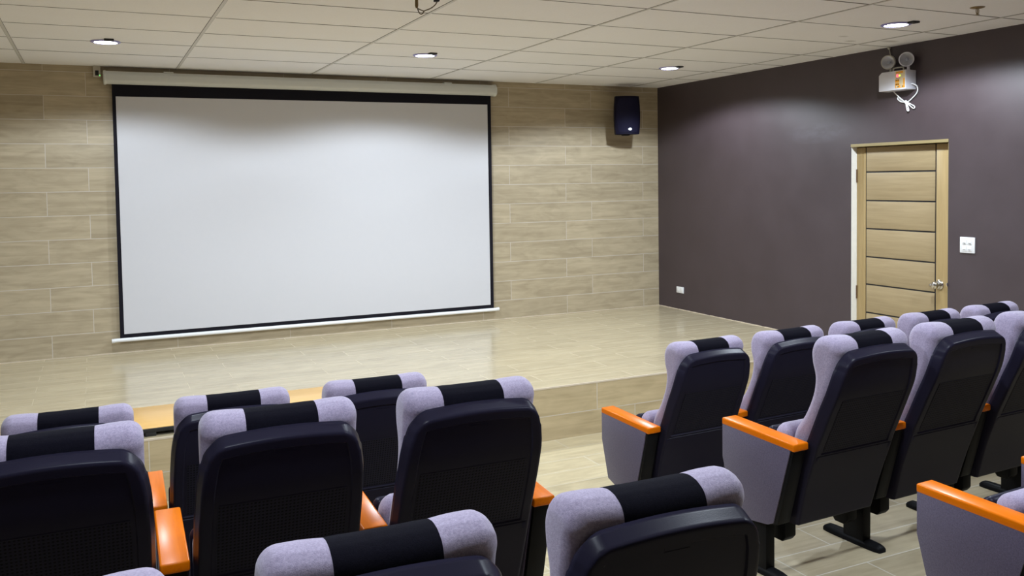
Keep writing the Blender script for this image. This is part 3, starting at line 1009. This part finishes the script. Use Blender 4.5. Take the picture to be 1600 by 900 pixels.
def make_seat():
    t = thing('auditorium_seat', '-', 'auditorium seat', (0, 0, 0), 0, 'tip-up auditorium seats in rows')
    bk = new_obj('backrest', foam_mesh(), 'grey_fabric', t, angle=60)
    new_obj('headrest_panel', patch_mesh(), 'black_fabric', bk, angle=50)
    sh = new_obj('back_shell', build_shell(), 'shell', t, angle=40)
    so = sh.modifiers.new('wall', 'SOLIDIFY'); so.thickness = 0.003; so.offset = -1
    new_obj('perforated_insert', grille_mesh(), 'perforated', sh)
    bm = bmesh.new()
    s0 = s_of_z(0.905)
    for (xa, xb, sa, sb, n0, n1) in ((-0.030, 0.030, s0, s0 + 0.0022, 0.0, 0.0022), (-0.030, 0.030, s0 + 0.0022, s0 + 0.024, -0.001, 0.0008)):
        P = [shell_point(xx, ss, TSH - 0.0045 + nn) for nn in (n0 - 0.002, n1 * 0.55) for (xx, ss) in ((xa, sa), (xb, sa), (xb, sb), (xa, sb))]
        V = [bm.verts.new(p) for p in P]
        for f in ((0, 1, 2, 3), (7, 6, 5, 4), (0, 4, 5, 1), (1, 5, 6, 2), (2, 6, 7, 3), (3, 7, 4, 0)):
            bm.faces.new([V[i] for i in f])
    new_obj('number_slot', bm, 'shell', sh)
    # folded-up seat: upholstered pad behind, plastic pan in front
    bm = bmesh.new()
    def fold(y, z): return y - 0.135 * (z - 0.30)
    vs = box(bm, (CXS - 0.226, -0.262, 0.225), (CXS + 0.226, -0.172, 0.612), 0, 0.040, 5)
    for v in vs:
        if v.is_valid:
            b = (1 - ((v.co.x - CXS) / 0.23) ** 2)
            v.co.z += (0.040 * b - 0.012) * (1 if v.co.z > 0.5 else 0)
            v.co.y = fold(v.co.y + 0.012, v.co.z)
    new_obj('seat_cushion', bm, 'grey_fabric', t, angle=60)
    bm = bmesh.new()
    vs = box(bm, (CXS - 0.230, -0.180, 0.215), (CXS + 0.230, -0.128, 0.590), 0, 0.024, 4)
    for v in vs:
        if v.is_valid: v.co.y = fold(v.co.y + 0.006, v.co.z)
    new_obj('seat_pan', bm, 'shell', t, angle=50)
    for s in (-1, 1):
        bm = bmesh.new()
        xa = CXS + s * 0.180
        prism(bm, [(-0.150, 0.240), (-0.255, 0.240), (-0.255, 0.140), (-0.235, 0.118), (-0.185, 0.118), (-0.160, 0.150)], xa - 0.030, xa + 0.030, 0, 0.006)
        new_obj('hinge_bracket', bm, 'steel_black', t)
    armrest(t, 0.0)
    return t

seat = make_seat()
AR, AL = 0.0423, -0.0221
ROWS = [  # first standard x, y, floor level, turn, first seat, count, has end arm
    ((-3.315, -4.263), FL, AR, 0, 5),
    ((-3.313, -5.251), PL, AR, 0, 4),
    ((-3.273, -6.200), PL, AR, 0, 2),
    ((-6.125, -4.239), FL, AL, 0, 3),
    ((-6.134, -5.256), PL, AL, 0, 3),
    ((-5.577, -6.263), PL, AL, -1, 3)]
LAB = [
    ['grey and black seat at the aisle end of the front row beside the brown wall',
     'second grey seat from the aisle in the front row beside the brown wall',
     'third grey seat from the aisle in the front row beside the brown wall',
     'fourth grey seat from the aisle in the front row beside the brown wall',
     'grey seat at the wall end of the front row beside the brown wall'],
    ['grey and black seat at the aisle end of the middle row beside the brown wall',
     'second grey seat from the aisle in the middle row beside the brown wall',
     'third grey seat from the aisle in the middle row beside the brown wall',
     'fourth grey seat from the aisle in the middle row beside the brown wall'],
    ['grey seat at the aisle end of the back row beside the brown wall',
     'second seat from the aisle in the back row beside the brown wall'],
    ['third seat from the aisle in the front row under the screen, beside yellow board',
     'second seat from the aisle in the front row under the screen, beside yellow board',
     'grey seat at the aisle end of the front row under the screen'],
    ['third grey seat from the aisle in the middle row under the screen',
     'second grey seat from the aisle in the middle row under the screen',
     'grey and black seat at the aisle end of the middle row under the screen'],
    ['third seat from the aisle in the back row under the screen',
     'second grey seat from the aisle in the back row under the screen',
     'grey and black seat at the aisle end of the back row under the screen']]
used = False
for (xy, zf, an, k0, cnt), labs in zip(ROWS, LAB):
    last = None
    for q in range(cnt):
        k = k0 + q
        o = seat if not used else copy_tree(seat_src)
        if not used:
            seat_src = seat
            used = True
        o.location = (xy[0] + math.cos(an) * S * k, xy[1] + math.sin(an) * S * k, zf)
        o.rotation_euler = (0, 0, an)
        o['label'] = labs[q]
        last = o
    last['row_end'] = True
# the last seat of each row also carries the closing armrest
ends = [o for o in list(COL.objects) if o.get('row_end')]
for o in ends:
    del o['row_end']
    src = next(c for c in seat_src.children if c.name.startswith('arm_support'))
    c = copy_tree(src, o)
    c.location = (S, 0, 0)

# ------------------------------------------------------------------ camera
f_px, cyp = 1370.907, 341.2677
yaw, pit, rol = math.radians(25.463), math.radians(2.4511), math.radians(-0.8374)
fw = Vector((math.sin(yaw) * math.cos(pit), math.cos(yaw) * math.cos(pit), -math.sin(pit)))
r = Vector((math.cos(yaw), -math.sin(yaw), 0))
u = r.cross(fw)
r2 = r * math.cos(rol) + u * math.sin(rol)
u2 = -r * math.sin(rol) + u * math.cos(rol)
cam = bpy.data.cameras.new('camera')
cam.sensor_fit = 'HORIZONTAL'
cam.sensor_width = 36.0
cam.lens = f_px / 1600 * 36.0
cam.shift_y = -(450 - cyp) / 1600
cam.clip_start = 0.05
co = bpy.data.objects.new('camera', cam)
COL.objects.link(co)
mw = Matrix((r2, u2, -fw)).transposed().to_4x4()
mw.translation = Vector((-5.747, -8.2245, 1.4308))
co.matrix_world = mw
SC.camera = co

# ------------------------------------------------------------------ world and view
w = bpy.data.worlds.new('dark_world')
SC.world = w
w.use_nodes = True
w.node_tree.nodes['Background'].inputs[0].default_value = (0.02, 0.02, 0.022, 1)
w.node_tree.nodes['Background'].inputs[1].default_value = 0.0
SC.view_settings.view_transform = 'Standard'
SC.view_settings.look = 'None'
SC.view_settings.gamma = 1.0
SC.view_settings.use_curve_mapping = False
SC.view_settings.exposure = 0.0
SC.cycles.max_bounces = 10
SC.cycles.diffuse_bounces = 6
SC.cycles.glossy_bounces = 5
SC.cycles.sample_clamp_indirect = 6.0
